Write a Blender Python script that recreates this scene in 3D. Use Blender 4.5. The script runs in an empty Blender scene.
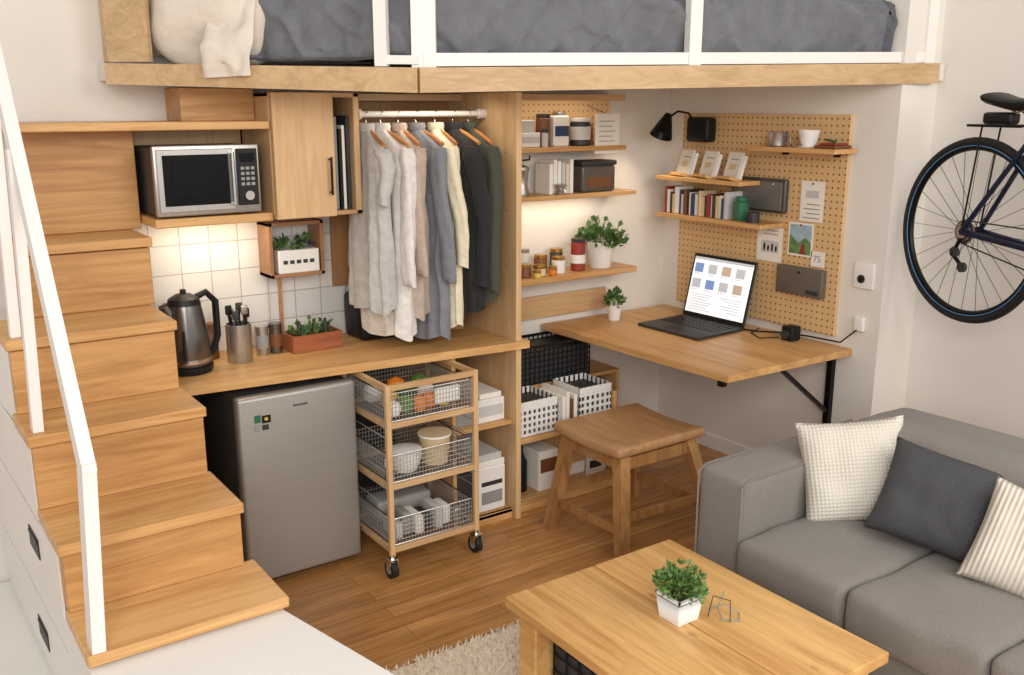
import bpy, math, random
from mathutils import Vector, Matrix, noise
random.seed(7)
V=Vector
sc=bpy.context.scene
sc.view_settings.view_transform='Standard'
# ------------------------------------------------------------------ materials
def S(c):
    return tuple(((x/255)/12.92 if x/255<=.04045 else ((x/255+.055)/1.055)**2.4) for x in c)+(1,)
def newmat(name):
    m=bpy.data.materials.new(name);m.use_nodes=True
    nt=m.node_tree;b=nt.nodes['Principled BSDF'];return m,nt,b
def N(nt,t,**k):
    n=nt.nodes.new(t)
    for a,v in k.items():
        if a in n.inputs.keys(): n.inputs[a].default_value=v
        else: setattr(n,a,v)
    return n
def plain(name,c,rough=.5,metal=0,var=.06,vs=6,bump=0,bs=150,sheen=0,emit=0,stretch=None,bd=.004,spec=None):
    m,nt,b=newmat(name);L=nt.links.new
    tc=N(nt,'ShaderNodeTexCoord');n=N(nt,'ShaderNodeTexNoise');n.inputs['Scale'].default_value=vs;n.inputs['Detail'].default_value=4
    src=tc.outputs['Object']
    if stretch:
        mp=N(nt,'ShaderNodeMapping');mp.inputs['Scale'].default_value=stretch;L(src,mp.inputs[0]);src=mp.outputs[0]
    L(src,n.inputs['Vector'])
    r=N(nt,'ShaderNodeValToRGB');cc=S(c)
    r.color_ramp.elements[0].position=.3;r.color_ramp.elements[1].position=.7
    r.color_ramp.elements[0].color=tuple(x*(1-var) for x in cc[:3])+(1,)
    r.color_ramp.elements[1].color=tuple(min(1,x*(1+var)) for x in cc[:3])+(1,)
    L(n.outputs['Fac'],r.inputs[0]);L(r.outputs[0],b.inputs['Base Color'])
    b.inputs['Roughness'].default_value=rough;b.inputs['Metallic'].default_value=metal
    if spec is not None: b.inputs['Specular IOR Level'].default_value=spec
    if sheen: b.inputs['Sheen Weight'].default_value=sheen
    if emit:
        L(r.outputs[0],b.inputs['Emission Color']);b.inputs['Emission Strength'].default_value=emit
    if bump:
        n2=N(nt,'ShaderNodeTexNoise');n2.inputs['Scale'].default_value=bs;n2.inputs['Detail'].default_value=4;L(tc.outputs['Object'],n2.inputs['Vector'])
        bp=N(nt,'ShaderNodeBump');bp.inputs['Strength'].default_value=bump;bp.inputs['Distance'].default_value=bd
        L(n2.outputs['Fac'],bp.inputs['Height']);L(bp.outputs[0],b.inputs['Normal'])
    return m
def wood(name,c1,c2,axis=0,sc1=1.0,rough=.42,knots=False):
    m,nt,b=newmat(name);L=nt.links.new
    tc=N(nt,'ShaderNodeTexCoord');mp=N(nt,'ShaderNodeMapping')
    s=[24*sc1]*3;s[axis]=1.6*sc1;mp.inputs['Scale'].default_value=s
    L(tc.outputs['Object'],mp.inputs[0])
    n=N(nt,'ShaderNodeTexNoise');n.inputs['Scale'].default_value=1;n.inputs['Detail'].default_value=8;n.inputs['Distortion'].default_value=1.6 if knots else 1.3;n.inputs['Roughness'].default_value=.66
    L(mp.outputs[0],n.inputs['Vector'])
    mp2=N(nt,'ShaderNodeMapping');s=[5]*3;s[axis]=.7;mp2.inputs['Scale'].default_value=s;L(tc.outputs['Object'],mp2.inputs[0])
    n2=N(nt,'ShaderNodeTexNoise');n2.inputs['Scale'].default_value=1;n2.inputs['Detail'].default_value=2;L(mp2.outputs[0],n2.inputs['Vector'])
    ad=N(nt,'ShaderNodeMath',operation='MULTIPLY_ADD');L(n.outputs['Fac'],ad.inputs[0]);ad.inputs[1].default_value=.65
    ml=N(nt,'ShaderNodeMath',operation='MULTIPLY');L(n2.outputs['Fac'],ml.inputs[0]);ml.inputs[1].default_value=.35;L(ml.outputs[0],ad.inputs[2])
    r=N(nt,'ShaderNodeValToRGB');r.color_ramp.elements[0].position=.36;r.color_ramp.elements[1].position=.6
    r.color_ramp.elements[0].color=S(c2);r.color_ramp.elements[1].color=S(c1)
    L(ad.outputs[0],r.inputs[0]);col=r.outputs[0]
    if knots:
        mp3=N(nt,'ShaderNodeMapping');s=[6.5]*3;s[axis]=3.4;mp3.inputs['Scale'].default_value=s;L(tc.outputs['Object'],mp3.inputs[0])
        vo=N(nt,'ShaderNodeTexVoronoi');vo.inputs['Scale'].default_value=1;L(mp3.outputs[0],vo.inputs['Vector'])
        kr=N(nt,'ShaderNodeValToRGB');kr.color_ramp.elements[0].position=.03;kr.color_ramp.elements[1].position=.10
        kr.color_ramp.elements[0].color=(.42,.28,.17,1);kr.color_ramp.elements[1].color=(1,1,1,1);L(vo.outputs['Distance'],kr.inputs[0])
        mx=N(nt,'ShaderNodeMixRGB',blend_type='MULTIPLY');mx.inputs[0].default_value=.8;L(col,mx.inputs[1]);L(kr.outputs[0],mx.inputs[2]);col=mx.outputs[0]
    L(col,b.inputs['Base Color']);b.inputs['Roughness'].default_value=rough
    bp=N(nt,'ShaderNodeBump');bp.inputs['Strength'].default_value=.08;bp.inputs['Distance'].default_value=.003
    L(n.outputs['Fac'],bp.inputs['Height']);L(bp.outputs[0],b.inputs['Normal'])
    return m
def comb(nt,a,b_):
    tc=N(nt,'ShaderNodeTexCoord');sp=N(nt,'ShaderNodeSeparateXYZ');cb=N(nt,'ShaderNodeCombineXYZ')
    nt.links.new(tc.outputs['Object'],sp.inputs[0]);nt.links.new(sp.outputs[a],cb.inputs[0]);nt.links.new(sp.outputs[b_],cb.inputs[1])
    return cb.outputs[0]
def brickmat(name,a,b_,c1,c2,mortar,w,h,ms,off=.5,rough=.4,grain=False,bump=.3):
    m,nt,b=newmat(name);L=nt.links.new
    v=comb(nt,a,b_);br=N(nt,'ShaderNodeTexBrick');br.offset=off;br.inputs['Scale'].default_value=1
    br.inputs['Brick Width'].default_value=w;br.inputs['Row Height'].default_value=h;br.inputs['Mortar Size'].default_value=ms
    br.inputs['Color1'].default_value=S(c1);br.inputs['Color2'].default_value=S(c2);br.inputs['Mortar'].default_value=S(mortar)
    br.inputs['Mortar Smooth'].default_value=.3
    L(v,br.inputs['Vector']);col=br.outputs['Color']
    if grain:
        mp=N(nt,'ShaderNodeMapping');mp.inputs['Scale'].default_value=(3,45,1);L(v,mp.inputs[0])
        n=N(nt,'ShaderNodeTexNoise');n.inputs['Scale'].default_value=1;n.inputs['Detail'].default_value=6;n.inputs['Distortion'].default_value=.8;L(mp.outputs[0],n.inputs['Vector'])
        r=N(nt,'ShaderNodeValToRGB');r.color_ramp.elements[0].position=.3;r.color_ramp.elements[1].position=.7
        r.color_ramp.elements[0].color=(.66,.63,.57,1);r.color_ramp.elements[1].color=(1.12,1.12,1.12,1);L(n.outputs['Fac'],r.inputs[0])
        mx=N(nt,'ShaderNodeMixRGB',blend_type='MULTIPLY');mx.inputs[0].default_value=1;L(col,mx.inputs[1]);L(r.outputs[0],mx.inputs[2]);col=mx.outputs[0]
    L(col,b.inputs['Base Color']);b.inputs['Roughness'].default_value=rough
    bp=N(nt,'ShaderNodeBump');bp.invert=True;bp.inputs['Strength'].default_value=bump;bp.inputs['Distance'].default_value=.003
    L(br.outputs['Fac'],bp.inputs['Height']);L(bp.outputs[0],b.inputs['Normal'])
    return m
def dots(name,a,b_,base,hole,pitch=.03,rad=.13,rough=.6):
    m,nt,b=newmat(name);L=nt.links.new
    v=comb(nt,a,b_)
    mp=N(nt,'ShaderNodeVectorMath',operation='SCALE');L(v,mp.inputs[0]);mp.inputs['Scale'].default_value=1/pitch
    fr=N(nt,'ShaderNodeVectorMath',operation='FRACTION');L(mp.outputs[0],fr.inputs[0])
    ds=N(nt,'ShaderNodeVectorMath',operation='DISTANCE');L(fr.outputs[0],ds.inputs[0]);ds.inputs[1].default_value=(.5,.5,0)
    lt=N(nt,'ShaderNodeMath',operation='LESS_THAN');L(ds.outputs['Value'],lt.inputs[0]);lt.inputs[1].default_value=rad
    mx=N(nt,'ShaderNodeMixRGB');L(lt.outputs[0],mx.inputs[0]);mx.inputs[1].default_value=S(base);mx.inputs[2].default_value=S(hole)
    L(mx.outputs[0],b.inputs['Base Color']);b.inputs['Roughness'].default_value=rough
    return m
OAK1,OAK2=(222,176,116),(184,132,76)
oakx=wood('oak_x',OAK1,OAK2,0);oaky=wood('oak_y',OAK1,OAK2,1);oakz=wood('oak_z',(216,174,120),(184,138,88),2)
oakd=wood('oak_riser',(208,160,102),(170,120,68),0)
lightoak=wood('light_oak_x',(212,176,130),(184,144,100),0);lightz=wood('light_oak_z',(222,186,140),(196,156,110),2)
pine=wood('pine_table',(228,182,116),(184,130,70),1,.7,knots=True)
stoolw=wood('stool_wood',(182,134,82),(142,96,52),2);stoolt=wood('stool_top',(188,144,100),(160,118,78),1)
redw=wood('red_wood',(168,98,60),(132,68,40),0);brw=wood('brown_wood',(176,130,92),(144,100,66),0)
white=plain('white_paint',(236,233,228),.45,var=.015);white2=plain('white_satin',(230,227,222),.3,var=.015)
wallm=plain('wall_plaster',(229,223,215),.85,var=.015,vs=2,bump=.05,bs=60)
floorm=brickmat('oak_floor',0,1,(203,149,90),(178,124,69),(116,78,42),.75,.075,.0012,rough=.36,grain=True,bump=.15)
tilem=brickmat('wall_tiles',0,2,(232,230,225),(222,220,215),(180,176,170),.122,.122,.0025,off=0,rough=.15,bump=.5)
pegm=dots('pegboard_yz',1,2,(220,182,132),(112,76,44),.032,.15);pegb=dots('pegboard_xz',0,2,(222,186,138),(130,92,56),.032,.13)
black=plain('black_plastic',(24,24,25),.45,var=.1,spec=.3);blackm=plain('black_metal',(24,24,26),.35,.6,var=.1)
dark=plain('dark_grey',(50,50,52),.5);steel=plain('brushed_steel',(182,178,173),.32,.85,var=.07,vs=3,stretch=(60,60,1))
kettlem=plain('kettle_steel',(120,118,116),.25,.9,var=.05)
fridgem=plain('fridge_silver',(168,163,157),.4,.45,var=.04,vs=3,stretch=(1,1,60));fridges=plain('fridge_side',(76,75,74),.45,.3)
chrome=plain('chrome',(205,203,200),.18,1,var=.02)
glass=plain('dark_glass',(9,9,11),.3,var=.2,spec=.15)
sofam=plain('sofa_fabric',(137,130,123),.95,var=.2,vs=300,bump=.9,bs=330,sheen=.12)
greyc=plain('grey_duvet',(112,113,118),.95,var=.1,vs=16,bump=.5,bs=14,sheen=.15,bd=.03)
beigec=plain('beige_linen',(220,209,195),.95,var=.05,vs=12,bump=.4,bs=14,bd=.025)
chark=plain('charcoal_cushion',(74,74,77),.95,var=.16,vs=140,bump=.6,bs=300)
green=plain('leaf_green',(84,120,54),.6,var=.5,vs=40);green2=plain('leaf_dark',(58,90,46),.6,var=.5,vs=40)
soil=plain('soil',(60,42,30),.9)
ceram=plain('white_ceramic',(238,235,230),.3,var=.02);cream=plain('cream_plastic',(222,200,160),.5)
paper=plain('paper',(240,236,226),.8,var=.02);red=plain('red_label',(150,52,42),.5);orange=plain('orange_veg',(226,130,40),.5,var=.2);yellow=plain('yellow_veg',(222,190,80),.5,var=.2)
cork=plain('brown_jar',(120,74,40),.5);blue=plain('navy_blue',(42,62,98),.5);blueb=plain('bright_blue',(90,150,200),.5);teal=plain('teal_green',(50,110,80),.3)
skin=plain('gold_lid',(190,150,80),.3,.8);lgrey=plain('light_grey',(200,198,194),.6)
rubber=plain('rubber',(24,24,26),.7);grey=plain('mid_grey',(150,148,145),.5);wire=plain('wire_grey',(178,176,172),.4,.4)
rugm=plain('shag_rug',(234,220,200),.98,var=.08,vs=60)
# ------------------------------------------------------------------ builder
class B:
    def __init__(s,name): s.n=name;s.v=[];s.f=[];s.m=[];s.mats=[]
    def mi(s,m):
        if m not in s.mats: s.mats.append(m)
        return s.mats.index(m)
    def add(s,vs,fs,mat,M=None):
        o=len(s.v);i=s.mi(mat)
        for p in vs: s.v.append(tuple(M@V(p)) if M else tuple(p))
        for f in fs: s.f.append([k+o for k in f]);s.m.append(i)
    def box(s,a,b,mat,bev=.003,M=None):
        c=[(a[i]+b[i])/2 for i in range(3)];h=[abs(b[i]-a[i])/2 for i in range(3)];e=min(bev,min(h)*.45)
        vs=[];ix={}
        for sx in(-1,1):
            for sy in(-1,1):
                for sz in(-1,1):
                    g=(sx,sy,sz)
                    for ax in range(3):
                        ix[(g,ax)]=len(vs)
                        vs.append([c[k]+g[k]*(h[k] if k==ax else h[k]-e) for k in range(3)])
        fs=[]
        for ax in range(3):
            o=[k for k in range(3) if k!=ax]
            for sg in(-1,1):
                q=[]
                for p,r in((-1,-1),(1,-1),(1,1),(-1,1)):
                    g=[0]*3;g[ax]=sg;g[o[0]]=p;g[o[1]]=r;q.append(ix[(tuple(g),ax)])
                fs.append(q)
            for p in(-1,1):
                for r in(-1,1):
                    g1=[0]*3;g1[o[0]]=p;g1[o[1]]=r;g1[ax]=-1;g2=list(g1);g2[ax]=1;g1=tuple(g1);g2=tuple(g2)
                    fs.append([ix[(g1,o[0])],ix[(g1,o[1])],ix[(g2,o[1])],ix[(g2,o[0])]])
        for sx in(-1,1):
            for sy in(-1,1):
                for sz in(-1,1):
                    g=(sx,sy,sz);fs.append([ix[(g,0)],ix[(g,1)],ix[(g,2)]])
        s.add(vs,fs,mat,M)
    def rbox(s,a,b,r,mat,M=None,seg=3,n=6,puff=(0,0,0),nz=0,taper=None,nf=6):
        c=[(a[i]+b[i])/2 for i in range(3)];h=[abs(b[i]-a[i])/2 for i in range(3)];r=min(r,min(h)*.98)
        def co(H):
            l=[-H+r*(1-math.cos(math.pi/2*i/seg)) for i in range(seg)]
            mid=[-(H-r)+2*(H-r)*i/n for i in range(n+1)]
            return l+mid+[-x for x in reversed(l)]
        cs=[co(x) for x in h]
        for ax in range(3):
            o=[k for k in range(3) if k!=ax]
            for sg in(-1,1):
                A,Bc=cs[o[0]],cs[o[1]];vs=[];fs=[]
                for i,u in enumerate(A):
                    for j,w in enumerate(Bc):
                        p=[0]*3;p[ax]=sg*h[ax];p[o[0]]=u;p[o[1]]=w
                        q=[max(-h[k]+r,min(h[k]-r,p[k])) for k in range(3)]
                        d=V([p[k]-q[k] for k in range(3)]);d.normalize()
                        P=[q[k]+r*d[k] for k in range(3)]
                        for k in range(3):
                            if puff[k]:
                                o2=[z for z in range(3) if z!=k]
                                P[k]+=(P[k]/h[k])*puff[k]*(1-(P[o2[0]]/h[o2[0]])**2)*(1-(P[o2[1]]/h[o2[1]])**2)
                        P=[P[k]+c[k] for k in range(3)]
                        if nz:
                            nn=noise.noise_vector(V(P)*nf);P=[P[k]+nn[k]*nz for k in range(3)]
                        if taper: P=taper(P)
                        vs.append(P)
                m=len(Bc)
                for i in range(len(A)-1):
                    for j in range(m-1): fs.append([i*m+j,i*m+j+1,(i+1)*m+j+1,(i+1)*m+j])
                s.add(vs,fs,mat,M)
    def cyl(s,p0,p1,r,mat,r1=None,seg=16,cap=True):
        p0=V(p0);p1=V(p1);r1=r if r1 is None else r1
        z=(p1-p0).normalized();x=z.orthogonal().normalized();y=z.cross(x)
        vs=[];fs=[]
        for p,rr in((p0,r),(p1,r1)):
            for i in range(seg):
                t=2*math.pi*i/seg;vs.append(p+x*rr*math.cos(t)+y*rr*math.sin(t))
        for i in range(seg): fs.append([i,(i+1)%seg,seg+(i+1)%seg,seg+i])
        if cap: fs.append(list(range(seg)));fs.append(list(range(seg,2*seg)))
        s.add(vs,fs,mat)
    def tube(s,pts,r,mat,seg=8,closed=False,flat=1.0):
        pts=[V(p) for p in pts];n=len(pts);vs=[];fs=[];prev=None
        for i,p in enumerate(pts):
            if closed: t=(pts[(i+1)%n]-pts[i-1])
            else: t=pts[min(i+1,n-1)]-pts[max(i-1,0)]
            t.normalize()
            if prev is None: x=t.orthogonal().normalized()
            else:
                x=prev-t*prev.dot(t)
                if x.length<1e-5:x=t.orthogonal()
                x.normalize()
            prev=x;y=t.cross(x);rr=r[i] if isinstance(r,(list,tuple)) else r
            for k in range(seg):
                a=2*math.pi*k/seg;vs.append(p+x*rr*math.cos(a)+y*rr*math.sin(a)*flat)
        for i in range(n if closed else n-1):
            j=(i+1)%n
            for k in range(seg): fs.append([i*seg+k,i*seg+(k+1)%seg,j*seg+(k+1)%seg,j*seg+k])
        if not closed: fs.append(list(range(seg)));fs.append(list(range((n-1)*seg,n*seg)))
        s.add(vs,fs,mat)
    def lathe(s,c,prof,mat,seg=24,M=None):
        vs=[];fs=[];c=V(c)
        for r,z in prof:
            for i in range(seg):
                t=2*math.pi*i/seg;vs.append(c+V((r*math.cos(t),r*math.sin(t),z)))
        for j in range(len(prof)-1):
            for i in range(seg): fs.append([j*seg+i,j*seg+(i+1)%seg,(j+1)*seg+(i+1)%seg,(j+1)*seg+i])
        if prof[0][0]>.0005: fs.append(list(range(seg)))
        if prof[-1][0]>.0005: fs.append(list(range((len(prof)-1)*seg,len(prof)*seg)))
        s.add(vs,fs,mat,M)
    def prism(s,poly,z0,z1,mat,M=None):
        n=len(poly);f=lambda z,i:z[i] if isinstance(z,(list,tuple)) else z
        vs=[(p[0],p[1],f(z0,i)) for i,p in enumerate(poly)]+[(p[0],p[1],f(z1,i)) for i,p in enumerate(poly)]
        fs=[list(range(n)),list(range(n,2*n))]+[[i,(i+1)%n,n+(i+1)%n,n+i] for i in range(n)]
        s.add(vs,fs,mat,M)
    def grid(s,rows,mat,thick=0):
        m=len(rows[0]);vs=[p for r in rows for p in r];fs=[]
        for i in range(len(rows)-1):
            for j in range(m-1): fs.append([i*m+j,i*m+j+1,(i+1)*m+j+1,(i+1)*m+j])
        s.add(vs,fs,mat)
    def rings(s,rows,mat,caps=True):
        m=len(rows[0]);vs=[p for r in rows for p in r];fs=[]
        for i in range(len(rows)-1):
            for j in range(m): fs.append([i*m+j,i*m+(j+1)%m,(i+1)*m+(j+1)%m,(i+1)*m+j])
        if caps: fs.append(list(range(m)));fs.append(list(range((len(rows)-1)*m,len(rows)*m)))
        s.add(vs,fs,mat)
    def text(s,t,size,M,mat):
        cu=bpy.data.curves.new('t','FONT');cu.body=t;cu.size=size;cu.extrude=.0004;cu.resolution_u=2
        ob=bpy.data.objects.new('t',cu);bpy.context.collection.objects.link(ob);bpy.context.view_layer.update()
        me=bpy.data.meshes.new_from_object(ob)
        s.add([v.co for v in me.vertices],[list(p.vertices) for p in me.polygons],mat,M)
        bpy.data.objects.remove(ob);bpy.data.meshes.remove(me)
    def leaves(s,c,R,n,size,mat,hz=1.0,mat2=None,stem=True):
        c=V(c)
        for i in range(n):
            d=V((random.gauss(0,1),random.gauss(0,1),abs(random.gauss(0,1))*hz+.15)).normalized()
            p=c+V((d.x*R[0],d.y*R[0],d.z*R[1]))*random.uniform(.35,1)
            a=(d+V((random.uniform(-.6,.6),random.uniform(-.6,.6),random.uniform(-.4,.6)))).normalized()
            w=a.cross(V((random.random()-.5,random.random()-.5,random.random()-.5))).normalized()*size*.38
            L_=a*size*random.uniform(.7,1.2);u=a.cross(w).normalized()*size*.12
            mm=mat2 if (mat2 and random.random()<.4) else mat
            s.add([p,p+L_*.5+w+u,p+L_,p+L_*.5-w+u],[[0,1,2],[0,2,3]],mm)
        if stem:
            for i in range(max(5,n//12)):
                d=V((random.gauss(0,1),random.gauss(0,1),1.5)).normalized()
                s.tube([c-V((0,0,.01)),c+V((d.x*R[0]*.6,d.y*R[0]*.6,d.z*R[1]*.7))],.0012,mat,seg=4)
    def done(s,ang=35,smooth=True,XF=None):
        if XF: s.v=[tuple(XF@V(p)) for p in s.v]
        me=bpy.data.meshes.new(s.n);me.from_pydata(s.v,[],s.f)
        for m in s.mats: me.materials.append(m)
        for p,i in zip(me.polygons,s.m): p.material_index=i;p.use_smooth=smooth
        import bmesh
        bm=bmesh.new();bm.from_mesh(me);bmesh.ops.remove_doubles(bm,verts=bm.verts,dist=.00004)
        bmesh.ops.recalc_face_normals(bm,faces=bm.faces);bm.to_mesh(me);bm.free()
        me.set_sharp_from_angle(angle=math.radians(ang))
        ob=bpy.data.objects.new(s.n,me);bpy.context.collection.objects.link(ob);return ob
def T(x,y,z): return Matrix.Translation((x,y,z))
def R(a,ax): return Matrix.Rotation(math.radians(a),4,ax)
# ------------------------------------------------------------------ shell
def shell(name,a,b,m):
    o=B(name);o.box(a,b,m,.0);return o.done()
shell('floor',(-2.2,-1.6,-.1),(4.3,4.1,0),floorm)
shell('wall_back',(-2.2,3.97,0),(4.3,4.1,3.4),wallm)
shell('wall_right',(4.13,-1.6,0),(4.3,2.53,3.4),wallm)
shell('wall_partition',(3.86,2.53,0),(4.3,3.97,3.4),wallm)
shell('baseboard_right',(4.115,-1.6,0),(4.13,2.53,.08),white)
shell('baseboard_partition',(3.848,2.53,0),(3.86,3.97,.08),white)
o=B('wall_tiles_back');o.box((.92,3.955,.87),(1.83,3.97,1.49),tilem,.0);o.done()
# ------------------------------------------------------------------ stairs
st=[(2.47,.478,.356,.92),(2.72,.698,.350,.885),(3.00,.939,.342,.875),(3.24,1.186,.342,.87),(3.54,1.437,.445,.888),(3.81,1.83,.51,.92)]
o=B('storage_staircase')
def xl(y): return .372-.04*(y-2.48)/1.47
zb=0
for k,(y,z,x0,x1) in enumerate(st):
    yn=st[k+1][0] if k<5 else 3.95
    if k<5:
        o.box((x0,y,z-.034),(x1,min(yn+.05,3.95),z),oakx,.004)
        if k>0:
            o.box((x0+.012,y+.022,zb+.001),(x1-.006,yn+.05,z-.040),oakd,.002)
            o.box((x0+.03,y+.035,z-.041),(x1-.03,yn+.03,z-.034),dark,.0)
        else: o.box((x0+.04,y+.03,0),(x1-.01,yn+.05,z-.035),white,.002)
    else:
        o.box((x0,y,zb+.001),(x1,3.95,z-.02),oakd,.003)
    if k<4: o.prism([(xl(y)+.004,y+.03),(xl(yn),yn+.03),(.42,yn+.03),(.42,y+.03)],0,z-.042,white)
    else: o.prism([(xl(y),y+.03),(xl(yn),min(yn+.03,3.955)),(.47,min(yn+.03,3.955)),(.47,y+.03)],0,1.15,white)
    zb=z
o.prism([(-.15,2.3),(-.15,3.955),(.33,3.955),(.368,2.45)],0,.06,white)
def side(y,z,dy,dz,mat,off,th):
    a=V((xl(y),y,z));b=V((xl(y+dy),y+dy,z));n=V((-1,-.027,0)).normalized()
    o.add([a+n*off,b+n*off,b+n*off+V((0,0,dz)),a+n*off+V((0,0,dz)),a+n*(off+th),b+n*(off+th),b+n*(off+th)+V((0,0,dz)),a+n*(off+th)+V((0,0,dz))],[[0,1,2,3],[4,5,6,7],[0,1,5,4],[1,2,6,5],[2,3,7,6],[3,0,4,7]],mat)
for y,z,dy,dz in((2.53,.075,.27,.36),(2.81,.075,1.12,.24),(2.81,.325,1.12,.32),(3.05,.655,.88,.24)): side(y,z,dy,dz,white2,.0,.007)
for y,z in((3.15,.15),(3.10,.50)): side(y,z,.15,.07,black,.007,.003);side(y+.01,z+.05,.13,.01,dark,.009,.004)
o.done()
o=B('stair_handrail')
def bar(o,p,q,w,d,mat,wd=V((0,1,0)),dd=V((1,0,0))):
    p=V(p);q=V(q);vs=[];
    for c in(p,q):
        for a,b in((-1,-1),(1,-1),(1,1),(-1,1)): vs.append(c+wd*w/2*a+dd*d/2*b)
    o.add(vs,[[0,1,2,3],[4,5,6,7],[0,1,5,4],[1,2,6,5],[2,3,7,6],[3,0,4,7]],mat)
RX=.405
bar(o,(.388,2.51,.479),(.415,2.51,1.01),.07,.035,white)
bar(o,(.415,2.51,.99),(.415,3.4,2.26),.08,.035,white)
bar(o,(.38,3.06,.94),(RX,3.06,1.78),.045,.03,white)
bar(o,(.38,3.30,1.187),(RX,3.30,2.12),.045,.03,white)
o.done(smooth=False)
o=B('white_bench')
pl=[(.90,2.495),(1.075,1.75),(.36,1.75),(.36,2.495)]
o.prism(pl,.405,.435,white);cxm,cym=.68,2.12
ins=lambda f:[(cxm+(a-cxm)*f,cym+(b-cym)*f) for a,b in pl]
o.prism(ins(.97),.06,.4045,white)
for a,b in ins(.88): o.box((a-.02,b-.02,0),(a+.02,b+.02,.061),white,.003)
o.done()
# ------------------------------------------------------------------ microwave bay + wall cabinet
o=B('kitchen_wall_cabinet')
o.box((.925,3.62,1.455),(1.38,3.955,1.488),oakx,.003)
o.box((.46,3.60,1.812),(1.38,3.955,1.842),oakx,.003)
o.box((1.09,3.76,1.842),(1.38,3.955,1.965),oakd,.002)
o.box((.925,3.94,1.49),(1.38,3.955,1.81),lightz,.001)
X0,X1=1.383,1.76
o.box((X0,3.62,1.462),(X0+.016,3.955,1.95),lightz);o.box((X1-.026,3.6,1.462),(X1,3.955,1.95),lightz)
o.box((X0,3.6,1.462),(X1,3.955,1.48),lightoak);o.box((X0,3.6,1.932),(X1,3.955,1.95),lightoak)
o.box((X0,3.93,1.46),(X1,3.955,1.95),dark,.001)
o.box((1.625,3.61,1.48),(1.64,3.94,1.932),dark,.001)
o.box((X0-.002,3.575,1.462),(1.635,3.597,1.95),lightz,.003)
o.cyl((1.608,3.555,1.55),(1.608,3.555,1.70),.005,blackm);o.cyl((1.608,3.555,1.56),(1.608,3.58,1.56),.004,blackm);o.cyl((1.608,3.555,1.69),(1.608,3.58,1.69),.004,blackm)
o.done()
o=B('file_folders')
for i in range(5):
    x=1.645+i*.017;o.box((x,3.63+.01*(i%2),1.481),(x+.013,3.88,1.83+.03*math.sin(i*2)),[dark,grey,black,paper,dark][i],.001)
o.done()
o=B('microwave_oven')
o.rbox((.94,3.645,1.495),(1.335,3.925,1.75),.008,dark,n=1)
o.rbox((.935,3.62,1.495),(1.335,3.648,1.757),.006,steel,n=1)
o.box((.945,3.612,1.512),(1.228,3.622,1.742),steel,.002)
o.box((.965,3.608,1.535),(1.21,3.614,1.722),glass,.002);o.box((.995,3.606,1.56),(1.18,3.610,1.697),glass,.001)
o.cyl((1.222,3.595,1.53),(1.222,3.595,1.73),.007,chrome)
for z in(1.535,1.725): o.cyl((1.222,3.595,z),(1.222,3.62,z),.005,chrome)
o.box((1.243,3.612,1.525),(1.324,3.621,1.74),black,.002);o.box((1.255,3.609,1.69),(1.312,3.614,1.722),glass,.001)
for r in range(4):
    for c in range(3): o.box((1.256+c*.02,3.609,1.60+r*.02),(1.27+c*.02,3.613,1.612+r*.02),grey,.001)
o.cyl((1.284,3.60,1.562),(1.284,3.613,1.562),.018,steel)
for x in(.97,1.3):
    for y in(3.67,3.9): o.cyl((x,y,1.488),(x,y,1.497),.01,black)
o.done()
# ------------------------------------------------------------------ counter
o=B('kitchen_counter')
o.prism([(.893,3.50),(2.44,3.345),(2.44,3.95),(.893,3.95)],.835,.87,oakx)
o.box((.925,3.56,0),(.945,3.95,.834),oakz)
o.box((2.06,3.40,0),(2.08,3.95,.834),oakz);o.box((2.082,3.40,.03),(2.383,3.95,.05),oakx);o.box((2.082,3.40,.47),(2.383,3.95,.49),oakx)
o.box((2.082,3.4,0),(2.383,3.42,.05),oakx);o.box((.96,3.93,0),(2.38,3.95,.83),dark,.001)  # the dark sheet at the back paints in the shade under the counter
o.done()
o=B('storage_boxes')
o.box((2.09,3.44,.491),(2.20,3.8,.58),grey);o.box((2.215,3.43,.491),(2.36,3.75,.60),ceram);o.box((2.22,3.428,.52),(2.35,3.431,.57),lgrey,.0);o.box((2.23,3.44,.601),(2.35,3.7,.625),paper)
o.box((2.09,3.43,.051),(2.19,3.8,.26),dark,.008)
o.box((2.21,3.43,.051),(2.365,3.8,.27),ceram,.006);o.box((2.23,3.427,.09),(2.345,3.431,.15),grey,.001);o.box((2.23,3.427,.18),(2.345,3.431,.2),dark,.001);o.box((2.215,3.43,.272),(2.36,3.8,.30),paper);o.box((2.22,3.44,.301),(2.35,3.8,.33),lgrey)
o.done()
o=B('electric_kettle');c=(1.03,3.72,.87)
o.lathe(c,[(.09,0),(.095,.012),(.095,.028)],black)
o.lathe(c,[(.086,.029),(.09,.04),(.084,.15),(.066,.26),(.064,.272)],kettlem)
o.lathe(c,[(.0905,.045),(.091,.05),(.0905,.06)],chrome)
o.lathe(c,[(.065,.272),(.058,.295),(.03,.312),(.012,.315),(.012,.33),(0,.334)],black)
o.tube([(.975,3.71,1.09),(.945,3.70,1.145),(.93,3.695,1.14)],[.03,.02,.008],kettlem)
o.box((.99,3.628,.93),(1.0,3.64,1.05),black,.003)
o.tube([(1.07,3.725,1.16),(1.12,3.725,1.18),(1.155,3.725,1.14),(1.155,3.725,1.0),(1.13,3.725,.93),(1.10,3.725,.92)],.014,black)
o.done()
o=B('utensil_holder');c=(1.25,3.75,.87)
o.lathe(c,[(.05,0),(.052,.005),(.052,.16),(.048,.16),(.047,.02)],steel)
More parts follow.
